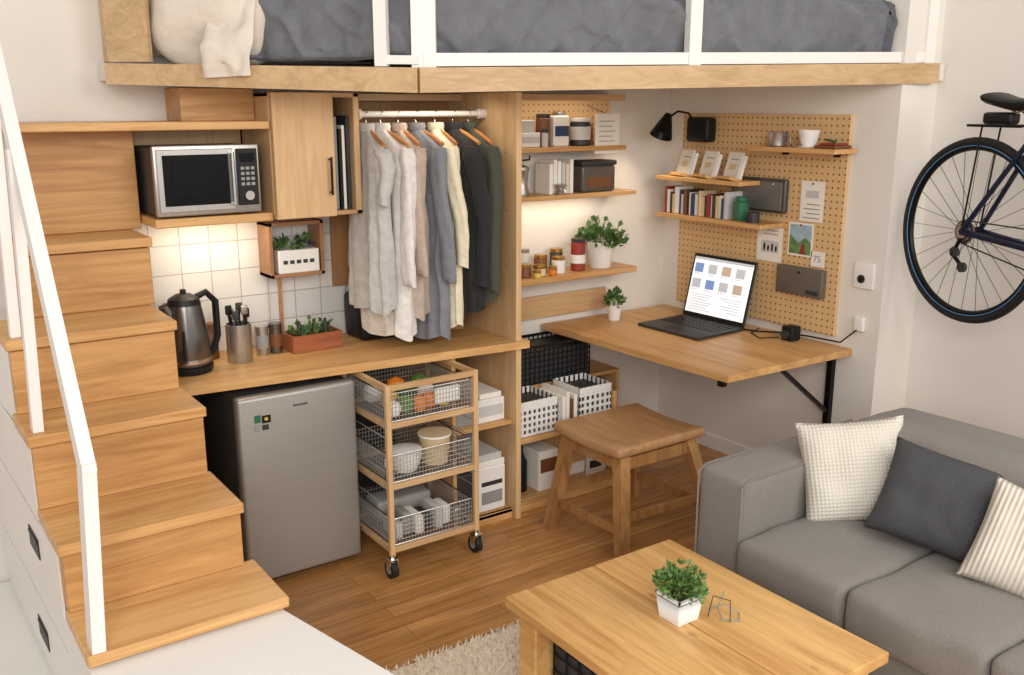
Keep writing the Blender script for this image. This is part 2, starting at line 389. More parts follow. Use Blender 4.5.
for i in range(6):
    a=i*1.05;p=V(c)+V((.02*math.cos(a),.02*math.sin(a),.02));q=V(c)+V((.036*math.cos(a),.036*math.sin(a),.18+.02*(i%2)));o.tube([p,q],.005,black)
    o.rbox((q.x-.014,q.y-.006,q.z),(q.x+.014,q.y+.006,q.z+.04),.006,[black,dark,steel][i%3],n=2)
o.done()
for i,(x,h) in enumerate(((1.365,.125),(1.425,.13))):
    o=B('spice_tin');o.lathe((x,3.80,.87),[(.026,0),(.027,.003),(.027,h-.02),(.029,h-.018),(.029,h),(0,h+.001)],[steel,kettlem][i]);o.lathe((x,3.80,.87),[(.0275,.03),(.0278,.035),(.0278,.08),(.0275,.085)],[grey,cork][i]);o.done()
o=B('jar');o.lathe((1.165,3.86,.87),[(.03,0),(.032,.004),(.032,.1),(.024,.115),(.024,.125),(.028,.126),(.028,.15),(0,.152)],cork);o.done()
o=B('wall_crate_shelf')
for a,b in(((1.43,1.185),(1.675,1.2)),((1.43,1.405),(1.675,1.42)),((1.43,1.185),(1.445,1.42)),((1.66,1.185),(1.675,1.42))): o.box((a[0],3.82,a[1]),(b[0],3.954,b[1]),brw,.001)
o.done()
o=B('herb_planter');o.box((1.465,3.815,1.201),(1.65,3.92,1.30),ceram,.004)
for k in range(5): o.box((1.485+k*.03,3.8135,1.242),(1.505+k*.03,3.815,1.258),dark,.0)
o.leaves((1.51,3.87,1.30),(.04,.05),45,.03,green2,mat2=green);o.leaves((1.6,3.87,1.30),(.04,.055),40,.03,green,mat2=dark);o.done()
o=B('wooden_herb_box')
for a,b in(((1.47,3.72,.871),(1.70,3.73,.945)),((1.47,3.84,.871),(1.70,3.85,.945)),((1.47,3.73,.871),(1.48,3.84,.945)),((1.69,3.73,.871),(1.70,3.84,.945)),((1.475,3.725,.871),(1.695,3.845,.88))): o.box(a,b,redw,.001)
o.box((1.482,3.732,.88),(1.688,3.838,.925),soil,.001)
o.box((1.475,3.86,.871),(1.49,3.875,1.18),brw,.002)
for x,m in((1.52,green2),(1.58,green),(1.64,green2)): o.leaves((x,3.78,.925),(.035,.07),26,.03,m,mat2=green)
for x in(1.53,1.6,1.65): o.lathe((x,3.79,.925),[(.012,0),(.012,.05),(.006,.06),(.006,.07)],dark,seg=10)
o.done()
o=B('black_storage_bag');o.rbox((1.80,3.74,.871),(2.34,3.92,1.08),.02,black,nz=.006,puff=(.01,.01,.01));o.tube([(2.0,3.73,1.03),(2.0,3.72,1.0),(2.15,3.72,1.0),(2.15,3.73,1.03)],.006,dark);o.done()
# ------------------------------------------------------------------ fridge
o=B('mini_fridge')
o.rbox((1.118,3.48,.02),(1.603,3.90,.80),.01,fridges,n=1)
o.rbox((1.112,3.415,.03),(1.607,3.475,.808),.016,fridgem,n=1)
o.box((1.135,3.44,.018),(1.59,3.49,.032),dark)
o.box((1.205,3.4115,.70),(1.24,3.4155,.73),black,.0);o.box((1.215,3.411,.71),(1.228,3.412,.722),yellow,0)
o.box((1.175,3.4115,.705),(1.20,3.4155,.735),teal,.0);o.box((1.175,3.4115,.67),(1.195,3.4155,.695),grey,0);o.box((1.205,3.4115,.672),(1.23,3.4155,.692),dark,0)
for k in range(7): o.box((1.335+k*.009,3.4125,.745),(1.341+k*.009,3.4155,.752),dark,0)
for x in(1.17,1.56):
    for y in(3.5,3.87): o.cyl((x,y,0),(x,y,.021),.015,black)
o.done()
# ------------------------------------------------------------------ wire cart
o=B('rolling_wire_cart')
cx0,cx1,cy0,cy1=1.64,2.05,3.20,3.60;zb_=.10
for x in(cx0,cx1):
    for y in(cy0,cy1): o.box((x-.011,y-.011,zb_),(x+.011,y+.011,.830),lightz,.002)
for z in(.817,.66,.40,.125):
    for y in(cy0,cy1): o.box((cx0+.01,y-.009,z-.012),(cx1-.01,y+.009,z+.012),lightoak,.002)
    for x in(cx0,cx1): o.box((x-.009,cy0+.01,z-.012),(x+.009,cy1-.01,z+.012),lightoak,.002)
wr=.0013
for z in(.672,.412,.137):
    h=.115;a0,a1,b0,b1=cx0+.014,cx1-.014,cy0+.014,cy1-.014
    for zi in range(7):
        zz=z+h*zi/6
        r=.003 if zi in(0,6) else wr
        for p,q in(((a0,b0),(a1,b0)),((a1,b0),(a1,b1)),((a1,b1),(a0,b1)),((a0,b1),(a0,b0))): o.cyl((p[0],p[1],zz),(q[0],q[1],zz),r,wire if r==wr else chrome,seg=5)
    for i in range(27):
        x=a0+(a1-a0)*i/26
        for y in(b0,b1): o.cyl((x,y,z),(x,y,z+h),wr,wire,seg=4,cap=False)
        o.cyl((x,b0,z),(x,b1,z),wr,wire,seg=4,cap=False)
        y=b0+(b1-b0)*i/26
        for x in(a0,a1): o.cyl((x,y,z),(x,y,z+h),wr,wire,seg=4,cap=False)
for k in range(9):
    z=.16+k*.074;o.cyl((cx0,cy0,z),(cx0,cy1,z),.0022,wire,seg=5);o.cyl((cx1,cy0,z),(cx1,cy1,z),.0022,wire,seg=5)
for x in(cx0,cx1):
    for y in(cy0,cy1):
        o.cyl((x,y,.075),(x,y,.11),.012,chrome,seg=10)
        o.box((x-.020,y-.016,.045),(x-.015,y+.02,.088),chrome,.001);o.box((x+.015,y-.016,.045),(x+.020,y+.02,.088),chrome,.001);o.box((x-.020,y-.02,.083),(x+.020,y+.02,.09),chrome,.001)
        o.cyl((x-.014,y+.008,.038),(x+.014,y+.008,.038),.038,rubber,seg=20);o.cyl((x-.0155,y+.008,.038),(x+.0155,y+.008,.038),.02,grey,seg=14)
o.done()
o=B('produce_assortment')
for i,(x,y,r,m) in enumerate(((1.695,3.26,.035,paper),(1.755,3.27,.04,green),(1.815,3.26,.036,orange),(1.875,3.28,.038,orange),(1.935,3.27,.035,yellow),(1.735,3.36,.04,yellow),(1.815,3.38,.045,green2),(1.915,3.38,.04,paper),(1.985,3.33,.03,orange),(1.715,3.48,.045,ceram),(1.835,3.5,.045,orange),(1.945,3.49,.045,green))):
    o.lathe((x,y,.676),[(.01,0),(r*.8,r*.3),(r,r),(r*.8,r*1.6),(r*.25,r*1.9),(0,r*1.85)],m,seg=14)
o.rbox((1.875,3.225,.70),(1.995,3.24,.77),.007,paper,n=2)
o.done()
o=B('ceramic_bowl');o.lathe((1.765,3.30,.416),[(.04,0),(.05,.005),(.068,.05),(.07,.09),(.066,.09),(.06,.05),(.03,.015)],ceram);o.lathe((1.765,3.3,.416),[(.07,.088),(.072,.094),(.04,.10),(0,.103)],ceram);o.tube([(1.695,3.3,.49),(1.675,3.3,.48),(1.675,3.3,.45),(1.70,3.3,.44)],.006,ceram);o.done()
o=B('storage_tub');o.lathe((1.915,3.31,.416),[(.05,0),(.055,.004),(.068,.12),(.072,.125),(.072,.135),(0,.137)],cream);o.lathe((1.915,3.31,.416),[(.0725,.126),(.0728,.134)],ceram);o.done()
o=B('food_packets')
for i in range(7):
    x=1.68+i*.048;o.rbox((x,3.24+.02*(i%2),.142),(x+.04,3.36,.142+.07+.03*((i*5)%3)/2),.01,[lgrey,grey,paper,dark,lgrey,ceram,steel][i],n=2,nz=.003)
o.rbox((1.69,3.42,.142),(1.96,3.55,.24),.02,grey,n=2);o.done()
# ------------------------------------------------------------------ wardrobe
o=B('wardrobe_frame')
o.box((2.384,3.37,0),(2.412,3.955,1.955),lightz,.002)
o.box((1.765,3.935,1.10),(2.382,3.953,1.955),wood('back_panel',(170,128,86),(144,104,66),2),.001)
o.box((1.765,3.80,1.92),(2.382,3.93,1.95),lightoak,.002)
for z in(.95,1.2,1.45,1.7):
    for y in(3.45,3.85): o.cyl((2.3825,y,z),(2.3845,y,z),.003,dark,seg=8)
o.done()
RY,RZ=3.62,1.865
o=B('clothes_rail');o.cyl((1.762,RY,RZ),(2.383,RY,RZ),.013,white2,seg=14);o.cyl((2.35,RY,RZ),(2.383,RY,RZ),.022,white2);o.cyl((1.762,RY,RZ),(1.775,RY,RZ),.022,white2);o.done()
def garment(name,x,col,L_,ang,ph,sl=.55,W=.20,coll=True,T_=.03):
    m=plain(name+'_cloth_%d'%int(x*100),col,.95,var=.09,vs=30,bump=.6,bs=20,sheen=.1,bd=.018)
    o=B(name);M=T(x,RY,0)@R(ang,'Z');zt=1.80
    hw=wood('hanger_wood_%d'%int(x*100),(196,134,72),(160,100,50),1)
    def P(lx,ly,z): return M@V((lx,ly,z))
    o.tube([P(0,-.19,zt-.055),P(0,-.1,zt-.02),P(0,0,zt+.008),P(0,.1,zt-.02),P(0,.19,zt-.055)],.009,hw,seg=8)
    hk=[P(0,0,zt+.005),P(0,0,zt+.028),P(0,.012,RZ-.012)]+[P(0,.018*math.cos(math.radians(d)),RZ+.018*math.sin(math.radians(d))) for d in range(-20,200,25)]
    o.tube(hk,.0022,chrome,seg=6)
    prof=[(0,.055,.022),(.012,.075,.028),(.05,W*.78,.03),(.075,W*.97,.034),(.13,W,T_+.008)]
    nn=16
    prof+=[(.13+(L_-.13)*k/nn,W*(1+.03*math.sin(k*.9+ph)),T_+.008+.012*k/nn) for k in range(1,nn+1)]
    rows=[];SEG=60
    for d,w,t in prof:
        r=[]
        for k in range(SEG):
            a=2*math.pi*k/SEG
            f=min(1,d/.5)*.36
            tt=t*(1+f*math.sin(5*a+ph+d)+f*.7*math.sin(9*a+ph*2+d*3)+f*.45*math.sin(14*a-ph+d*5)+.3*noise.noise(V((a*1.5,d*7,ph))))
            ca,sa=math.cos(a),math.sin(a)
            yy=w*math.copysign(abs(ca)**.7,ca);xx=tt*math.copysign(abs(sa)**.8,sa)
            r.append(P(xx,yy+.006*math.sin(d*9+ph)*f*3,zt-d-(.014*math.sin(4*a+ph) if d>L_-.03 else 0)))
        rows.append(r)
    o.rings(rows,m)
    for sgn in(-1,1):
        if sl<=0: continue
        pts=[];rad=[];n=16
        for i in range(n):
            u=i/(n-1);pts.append(P(-.006+.014*math.sin(u*4+ph),sgn*(W*.86+.05*min(1,u*1.8)+.008*math.sin(u*7+ph)),zt-.07-u*sl));rad.append((.052 if i else .04)-(.013*u)+.003*math.sin(u*21+ph)+.005*noise.noise(V((u*9,ph,sgn))))
        rad[-1]*=1.04
        rows=[]
        for i,(p,rr) in enumerate(zip(pts,rad)):
            r=[]
            for k in range(20):
                a=2*math.pi*k/20;q=rr*(1+.13*math.sin(3*a+ph+i*.2)+.05*math.sin(5*a+i*.5));r.append(p+M.to_3x3()@V((q*.62*math.sin(a),q*.85*math.cos(a),(-.01*math.sin(a) if i==n-1 else 0))))
            rows.append(r)
        o.rings(rows,m)
    if coll:
        rr=[]
        for h,w in((0,.05),(.02,.055),(.035,.05)): rr.append([P(.03*math.sin(a)*(w/.05),w*math.cos(a),zt+h-.005) for a in [2*math.pi*k/20 for k in range(20)]])
        o.rings(rr,m,False)
    o.done(60)
garment('hanging_tshirt',1.80,(192,190,186),.74,-6,.4,.22,.18)
garment('hanging_shirt',1.868,(226,222,216),.86,4,1.3,.56,.19)
garment('hanging_shirt',1.950,(186,168,154),.78,-3,2.1,.52,.19)
garment('hanging_sweater',2.035,(130,133,140),.88,5,3.0,.56,.20)
garment('hanging_shirt',2.130,(230,220,192),.84,-4,4.2,.50,.20)
garment('hanging_jacket',2.222,(40,40,42),.78,3,5.1,.60,.19)
garment('hanging_jacket',2.300,(70,74,62),.74,-2,.9,.62,.20)
# ------------------------------------------------------------------ shelves between panel and corner
o=B('shelf_unit')
for z,x1,t in((1.70,3.36,.022),(1.465,3.44,.022),(1.055,3.46,.03)): o.box((2.414,3.76,z-t),(x1,3.955,z),oakx,.002)
o.box((2.414,3.945,1.71),(3.40,3.955,1.955),pegb,.001)
o.box((2.414,3.80,1.925),(3.38,3.944,1.955),lightoak,.002)
o.box((2.414,3.94,.80),(3.40,3.955,.92),lightoak,.001)
o.done()
def jar(o,x,y,z,r,h,m,lid=None,lh=.02):
    o.lathe((x,y,z),[(r*.9,0),(r,.004),(r,h-lh-.005),(r*.9,h-lh)],m,seg=18)
    if lid: o.lathe((x,y,z),[(r*.95,h-lh),(r*.97,h-lh+.002),(r*.97,h-.002),(0,h)],lid,seg=18)
X=lambda px:2.70+(px-518)*.00655
o=B('kitchen_canisters')
z=1.701
o.box((X(518),3.80,z),(X(538),3.90,z+.07),ceram);o.box((X(520),3.81,z+.071),(X(534),3.88,z+.13),lgrey);o.box((X(519),3.798,z+.02),(X(537),3.8005,z+.05),lgrey,0)
jar(o,X(545),3.84,z,.036,.16,cork,dark);o.box((X(552),3.81,z),(X(567),3.88,z+.15),ceram,.006);o.box((X(553),3.808,z+.05),(X(566),3.811,z+.10),blue,0)
jar(o,X(540),3.78,z,.016,.09,lgrey,dark)
jar(o,X(581),3.84,z,.052,.14,dark,ceram);o.lathe((X(581),3.84,z),[(.053,.03),(.0535,.035),(.0535,.09),(.053,.095)],lgrey,seg=18)
jar(o,X(570),3.92,z,.03,.17,blue,steel);jar(o,X(596),3.9,z,.03,.11,cork,steel)
o.done()
o=B('hanging_note');o.box((X(590),3.79,1.66),(X(615),3.794,1.86),paper,0)
for k in range(5): o.box((X(594),3.7885,1.82-.025*k),(X(610-k%2*3),3.79,1.824-.025*k),grey,0)
o.cyl((X(602),3.79,1.855),(X(602),3.945,1.9),.002,dark,seg=5);o.done()
o=B('coffee_grinder');x=X(526);o.lathe((x,3.85,1.465),[(.04,0),(.042,.01),(.03,.05),(.036,.12),(.04,.125),(.04,.14),(.01,.15),(.01,.17),(0,.175)],steel);o.tube([(x,3.85,1.635),(x+.05,3.85,1.64),(x+.05,3.85,1.66)],.005,dark);o.done()
o=B('cookbooks')
for i in range(6):
    a=X(547)+i*.026;o.box((a,3.80,1.466),(a+.022,3.92,1.466+.15+.02*((i*3)%4)/3),[paper,ceram,paper,lgrey,beigec,paper][i],.001)
o.done()
o=B('glass_food_container');o.rbox((X(578),3.79,1.466),(X(612),3.92,1.60),.012,plain('smoked_glass',(92,84,76),.2),n=2);o.rbox((X(577),3.785,1.60),(X(613),3.925,1.625),.008,dark,n=2);o.box((X(583),3.787,1.49),(X(607),3.791,1.54),cork,.001);o.done()
o=B('metal_coffee_pot');x=X(555);o.lathe((x,3.78,1.466),[(.03,0),(.032,.01),(.022,.03),(.03,.035),(.034,.05),(0,.055)],steel);o.done()
o=B('spice_jars')
z=1.056
jar(o,X(527),3.83,z,.035,.07,cork,skin);jar(o,X(540),3.82,z,.035,.06,cream,skin);jar(o,X(523),3.90,z,.035,.11,ceram,cork);jar(o,X(548),3.88,z,.035,.10,cork,skin);jar(o,X(560),3.83,z,.036,.09,ceram,skin);jar(o,X(566),3.9,z,.034,.12,dark,skin)
jar(o,X(550),3.79,z,.022,.05,orange,skin);jar(o,X(533),3.775,z,.02,.045,yellow,skin);jar(o,X(536),3.92,z,.03,.13,lgrey,steel)
o.done()
o=B('red_canister');jar(o,X(581),3.84,z,.038,.17,red,dark);o.lathe((X(581),3.84,z),[(.039,.04),(.0395,.045),(.0395,.08),(.039,.085)],ceram);o.done()
def pot(o,x,y,z,r,h,m,sq=False):
    if sq:
        k=r
        o.add([(x-k*.8,y-k*.8,z),(x+k*.8,y-k*.8,z),(x+k*.8,y+k*.8,z),(x-k*.8,y+k*.8,z),(x-k,y-k,z+h),(x+k,y-k,z+h),(x+k,y+k,z+h),(x-k,y+k,z+h)],[[0,1,2,3],[0,1,5,4],[1,2,6,5],[2,3,7,6],[3,0,4,7]],m)
        o.box((x-k*.97,y-k*.97,z+h-.015),(x+k*.97,y+k*.97,z+h-.006),soil,.0)
        for a,b in(((-k,-k),(k,-k*.9)),((-k,k*.9),(k,k)),((-k,-k),(-k*.9,k)),((k*.9,-k),(k,k))): o.box((x+a[0],y+a[1],z+h-.01),(x+b[0],y+b[1],z+h),m,0)
    else:
        o.lathe((x,y,z),[(r*.72,0),(r*.75,.004),(r,h),(r*.93,h),(r*.9,h-.015),(0,h-.015)],m,seg=28)
o=B('potted_herb');pot(o,X(606),3.85,1.056,.075,.14,ceram);o.leaves((X(606),3.85,1.175),(.14,.14),210,.042,green,hz=.7,mat2=green2);o.done()
o=B('small_potted_plant');pot(o,3.34,3.80,.766,.042,.085,ceram);o.leaves((3.34,3.80,.845),(.06,.09),90,.032,green,mat2=green2);o.done()
# ------------------------------------------------------------------ desk
o=B('wall_desk')
o.prism([(2.96,3.95),(3.015,2.68),(3.858,2.66),(3.858,3.95)],.733,.765,oaky)
y=2.76
bar(o,(3.07,y,.718),(3.85,y,.718),.028,.03,blackm,wd=V((0,0,1)),dd=V((0,1,0)))
bar(o,(3.842,y,.72),(3.842,y,.36),.03,.03,blackm,wd=V((0,1,0)),dd=V((1,0,0)))
bar(o,(3.842,y,.42),(3.45,y,.715),.022,.022,blackm,wd=V((0,0,1)),dd=V((0,1,0)))
bar(o,(3.07,y,.69),(3.07,y,.72),.03,.03,blackm,wd=V((0,1,0)))
o.done()
o=B('under_desk_shelf')
o.box((2.414,3.44,.03),(3.06,3.95,.055),oakx);o.box((2.414,3.44,.335),(3.06,3.95,.36),oakx);o.box((3.04,3.44,.0),(3.06,3.95,.50),oakz);o.box((2.414,3.42,0),(3.06,3.44,.05),oakx)
o.box((2.72,3.45,.055),(2.74,3.94,.335),oakz)
o.box((2.43,3.70,.50),(3.30,3.95,.52),oakx);o.box((3.28,3.70,0),(3.30,3.95,.50),oakz)
o.box((2.414,3.92,.05),(3.04,3.94,.5),lightz,.001)
o.done()
def crate(name,a,b,m,nx=9,nz=4,inner=dark,ny=6,t=.006):
    o=B(name);x0,y0,z0=a;x1,y1,z1=b
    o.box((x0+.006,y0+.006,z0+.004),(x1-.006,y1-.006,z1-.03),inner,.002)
    for i in range(nx+1):
        x=x0+(x1-x0-t)*i/nx
        for y in(y0,y1-t*.6): o.box((x,y,z0),(x+t,y+t*.6,z1),m,0)
    for i in range(ny+1):
        y=y0+(y1-y0-t)*i/ny
        for x in(x0,x1-t*.6): o.box((x,y,z0),(x+t*.6,y+t,z1),m,0)
    for k in range(nz+1):
        z=z0+(z1-z0-t)*k/nz;tt=t*(2.5 if k==nz else 1)
        o.box((x0-.001,y0-.001,z-(tt-t)),(x1+.001,y0+t*.6,z+t),m,.001);o.box((x0-.001,y1-t*.6,z-(tt-t)),(x1+.001,y1+.001,z+t),m,.001)
        o.box((x0-.001,y0,z-(tt-t)),(x0+t*.6,y1,z+t),m,.001);o.box((x1-t*.6,y0,z-(tt-t)),(x1+.001,y1,z+t),m,.001)
    return o.done()
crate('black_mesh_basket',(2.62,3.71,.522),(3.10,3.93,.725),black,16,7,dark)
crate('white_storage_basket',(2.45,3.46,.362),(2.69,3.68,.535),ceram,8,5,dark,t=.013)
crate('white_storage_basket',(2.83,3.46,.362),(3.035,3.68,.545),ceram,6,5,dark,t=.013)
o=B('magazine_stack')
for i in range(5): o.box((2.70+i*.024,3.46,.361),(2.72+i*.024,3.66,.50+.02*((i*7)%3)),[lgrey,paper,ceram,cork,paper][i],.001)
o.done()
o=B('cardboard_boxes')
o.box((2.75,3.47,.056),(2.89,3.8,.29),lightoak);o.box((2.90,3.48,.056),(3.03,3.8,.24),paper);o.box((2.765,3.468,.10),(2.875,3.471,.16),ceram,0);o.box((2.90,3.48,.241),(3.02,3.8,.29),lightoak);o.box((2.92,3.478,.1),(3.0,3.4805,.14),dark,0)
o.box((2.59,3.47,.056),(2.71,3.8,.26),paper);o.box((2.60,3.468,.15),(2.70,3.4705,.22),cork,0)
o.done()
o=B('glass_bottles')
for i,(x,h) in enumerate(((2.455,.22),(2.53,.25))): o.lathe((x,3.52+.02*(i%2),.056),[(.03,0),(.032,.005),(.032,h*.6),(.012,h*.8),(.012,h),(0,h)],[dark,black][i],seg=16)
o.done()
# ------------------------------------------------------------------ pegboard
o=B('pegboard');o.box((3.838,2.76,.81),(3.8595,3.83,1.86),pegm,.002)
o.box((3.67,2.71,1.685),(3.838,3.22,1.707),oaky,.002)
o.box((3.65,3.24,1.508),(3.838,3.84,1.53),oaky,.002);o.box((3.65,3.09,1.308),(3.838,3.84,1.33),oaky,.002)
for y in(2.80,3.1): o.box((3.80,y,1.665),(3.838,y+.012,1.685),blackm,.001)
o.done()
o=B('book_row')
y=3.80
cols=[red,paper,dark,cream,paper,blue,lgrey,cork,dark,paper,blue,paper,grey,cream,cream,dark]
i=0
while y>3.36:
    w=random.uniform(.012,.024);h=random.uniform(.10,.145)
    o.box((3.68+random.uniform(0,.015),y-w,1.331),(3.80,y,1.331+h),cols[i%16],.001)
    y-=w+.001;i+=1
o.done()
o=B('green_glass_jar');o.lathe((3.73,3.29,1.331),[(.036,0),(.04,.01),(.04,.09),(.028,.1),(.03,.12),(0,.122)],teal);o.done()
o=B('candle_tin');o.lathe((3.71,3.19,1.331),[(.03,0),(.03,.05),(0,.051)],dark);o.done()
for i,y in enumerate((3.70,3.53,3.36)):
    o=B('card_holder');M=T(3.72,y,1.531)@R(-14,'Z')@R(16,'Y')
    o.box((-.05,-.065,-.008),(.03,.065,.008),oaky,.002,M);o.box((-.012,-.065,.008),(-.006,.065,.14),paper,.001,M);o.box((.0,-.062,.008),(.02,.068,.13),ceram,.001,M)
    o.box((-.0128,-.03,.05),(-.012,.03,.08),cream,0,M);o.box((-.0128,-.04,.10),(-.012,.03,.105),grey,0,M);o.done()
o=B('metal_cup');o.lathe((3.75,3.10,1.708),[(.04,0),(.045,.004),(.047,.065),(.05,.07),(.043,.068),(.04,.01)],steel);o.tube([(3.75,3.05,1.76),(3.75,3.025,1.755),(3.75,3.025,1.73),(3.75,3.053,1.72)],.004,steel);o.done()
o=B('coffee_cup');o.lathe((3.75,2.92,1.708),[(.028,0),(.03,.004),(.04,.03),(.052,.08),(.048,.08),(.036,.03),(0,.015)],ceram);o.lathe((3.75,2.92,1.708),[(.06,-.0),(.065,.005),(.03,.006)],ceram);o.done()
o=B('notebook_stack');o.box((3.70,2.73,1.708),(3.82,2.85,1.722),cork,.002);o.box((3.71,2.74,1.723),(3.81,2.83,1.732),red,.002);o.tube([(3.72,2.74,1.738),(3.8,2.86,1.745)],.006,green);o.done()
o=B('wall_metal_tray');o.rbox((3.805,3.08,1.375),(3.836,3.43,1.545),.01,plain('gunmetal',(95,94,92),.4,.6),n=1);o.box((3.80,3.10,1.39),(3.806,3.41,1.53),plain('gunmetal2',(118,116,113),.4,.4),.002)
for y in(3.15,3.37): o.cyl((3.795,y,1.52),(3.84,y,1.52),.005,chrome)
o.done()
def sheet(name,y0,y1,z0,z1,m,extra=None,x=3.832):
    o=B(name);o.box((x,y0,z0),(x+.002,y1,z1),m,0)
    if extra: extra(o,x)
    o.cyl((x-.006,(y0+y1)/2,z1-.012),(x+.006,(y0+y1)/2,z1-.012),.005,red if m is paper else black,seg=10)
    return o.done()
def cal(o,x):
    o.box((x-.001,2.90,1.465),(x,2.975,1.50),lgrey,0)
    for r in range(4): o.box((x-.001,2.89,1.365+r*.022),(x,2.985-.02*(r%2),1.370+r*.022),grey,0)
sheet('wall_calendar',2.87,3.005,1.35,1.545,paper,cal)
def dr(o,x):
    o.box((x-.001,3.12,1.17),(x,3.23,1.23),lgrey,0)
    for k in range(4): o.box((x-.001,3.13+k*.025,1.18),(x,3.142+k*.025,1.205+.01*(k%2)),cream,0)
    for k in range(3): o.box((x-.001,3.13,1.262+k*.018),(x,3.22-.02*k,1.267+k*.018),grey,0)
sheet('pinned_sketch',3.10,3.26,1.125,1.325,paper,dr)
hill=plain('postcard_hill',(104,136,84),.7,var=.35,vs=40);sky_=plain('postcard_sky',(160,186,198),.7,var=.15,vs=30)
def mg(o,x):
    o.box((x-.0008,2.925,1.185),(x,3.055,1.33),sky_,0)
    o.add([(x-.0012,3.055,1.185),(x-.0012,2.925,1.185),(x-.0012,2.925,1.245),(x-.0012,2.96,1.27),(x-.0012,3.0,1.24),(x-.0012,3.055,1.28)],[[0,1,2,3,4,5]],hill)
    o.add([(x-.0016,2.99,1.185),(x-.0016,2.955,1.185),(x-.0016,2.965,1.235),(x-.0016,2.98,1.235)],[[0,1,2,3]],red)
sheet('pinned_postcard',2.915,3.065,1.175,1.34,paper,mg)
o=B('number_card');o.box((3.832,2.84,1.135),(3.834,2.92,1.21),paper,0);o.text('75',.045,Matrix(((0,0,-1,3.8315),(-1,0,0,2.905),(0,1,0,1.158),(0,0,0,1))),grey);o.done()
o=B('wall_document_holder');o.rbox((3.80,2.82,.985),(3.836,3.10,1.125),.008,plain('warm_grey_plate',(112,104,96),.45,.3),n=1);o.cyl((3.795,2.96,1.10),(3.80,2.96,1.10),.006,black);o.box((3.796,2.84,1.0),(3.801,2.91,1.02),dark,0);o.done()
o=B('wall_outlet');o.rbox((3.848,2.575,1.065),(3.8595,2.685,1.185),.005,ceram,n=1);o.cyl((3.844,2.64,1.11),(3.85,2.64,1.11),.02,dark,seg=20);o.cyl((3.842,2.64,1.11),(3.846,2.64,1.11),.014,black,seg=20);o.done()
o=B('cable_socket');o.rbox((3.835,2.60,.86),(3.8595,2.655,.93),.008,ceram,n=1);o.tube([(3.84,2.63,.87),(3.80,2.69,.80),(3.83,2.9,.785),(3.82,3.05,.775),(3.75,3.15,.772),(3.7,3.3,.771)],.004,black);o.done()
o=B('power_adapter');o.rbox((3.72,2.91,.766),(3.79,2.98,.84),.01,black,n=2);o.cyl((3.70,2.945,.80),(3.72,2.945,.80),.02,dark);o.tube([(3.71,2.98,.78),(3.65,3.05,.77),(3.7,3.15,.77),(3.82,3.2,.77)],.003,black);o.done()
# laptop
o=B('laptop')
M=Matrix(((1,-.03,0,3.36),(.06,1,0,3.19),(0,0,1,.766),(0,0,0,1)))
o.rbox((0,0,0),(.35,.43,.016),.006,dark,M,n=1)
for r in range(5):
    for c in range(14): o.box((.15+r*.032,.03+c*.0268,.016),(.176+r*.032,.0515+c*.0268,.0185),black,.001,M)
o.box((.03,.14,.016),(.13,.28,.0168),black,.001,M)
M2=M@T(.355,0,.014)@R(14,'Y')
o.rbox((-.004,0,0),(.006,.43,.345),.005,dark,M2,n=1);o.box((-.0055,.004,.004),(-.004,.426,.341),black,.001,M2)
scr=plain('laptop_screen',(236,240,244),.3,var=.02,emit=.7);scb=plain('screen_blue',(120,150,200),.3,emit=.5);scg=plain('screen_grey',(190,194,200),.3,emit=.5);sct=plain('screen_tan',(190,170,150),.3,emit=.5)
o.box((-.006,.014,.025),(-.0054,.416,.328),scr,0,M2)
def sx(y0,y1,z0,z1,m): o.box((-.0064,y0,z0),(-.006,y1,z1),m,0,M2)
sx(.014,.416,.314,.328,scg)
for r in range(2):
    for c in range(4):
        sx(.345-.095*c,.405-.095*c,.245-.085*r,.295-.085*r,[scb,scg,sct,scg,scg,scb,scg,sct][r*4+c])
        sx(.36-.095*c,.405-.095*c,.234-.085*r,.238-.085*r,scg)
for k in range(7): sx(.24+.02*(k%3),.405,.125-.014*k,.129-.014*k,scg)
for k in range(6): sx(.04,.19-.03*(k%3),.125-.014*k,.129-.014*k,scg)
o.done()
o=B('clip_spot_lamp')
p=V((3.66,3.78,1.83));d=V((-.45,-.05,-.9)).normalized()
zc=d;xc=zc.orthogonal().normalized();yc=zc.cross(xc)
M=Matrix(((xc.x,yc.x,zc.x,p.x),(xc.y,yc.y,zc.y,p.y),(xc.z,yc.z,zc.z,p.z),(0,0,0,1)))
o.lathe((0,0,0),[(.0,-.03),(.018,-.028),(.028,0),(.036,.02),(.062,.10),(.060,.10),(.034,.022),(0,.02)],blackm,M=M)
o.lathe((0,0,.045),[(.0,-.02),(.02,-.01),(.024,.005),(.014,.022),(0,.026)],plain('bulb',(255,225,180),.4,emit=4),M=M)
o.tube([p,p+V((.05,-.03,.04)),(3.76,3.72,1.86),(3.80,3.70,1.80)],.006,blackm)
o.rbox((3.76,3.58,1.71),(3.837,3.74,1.84),.02,black,n=2);o.done()
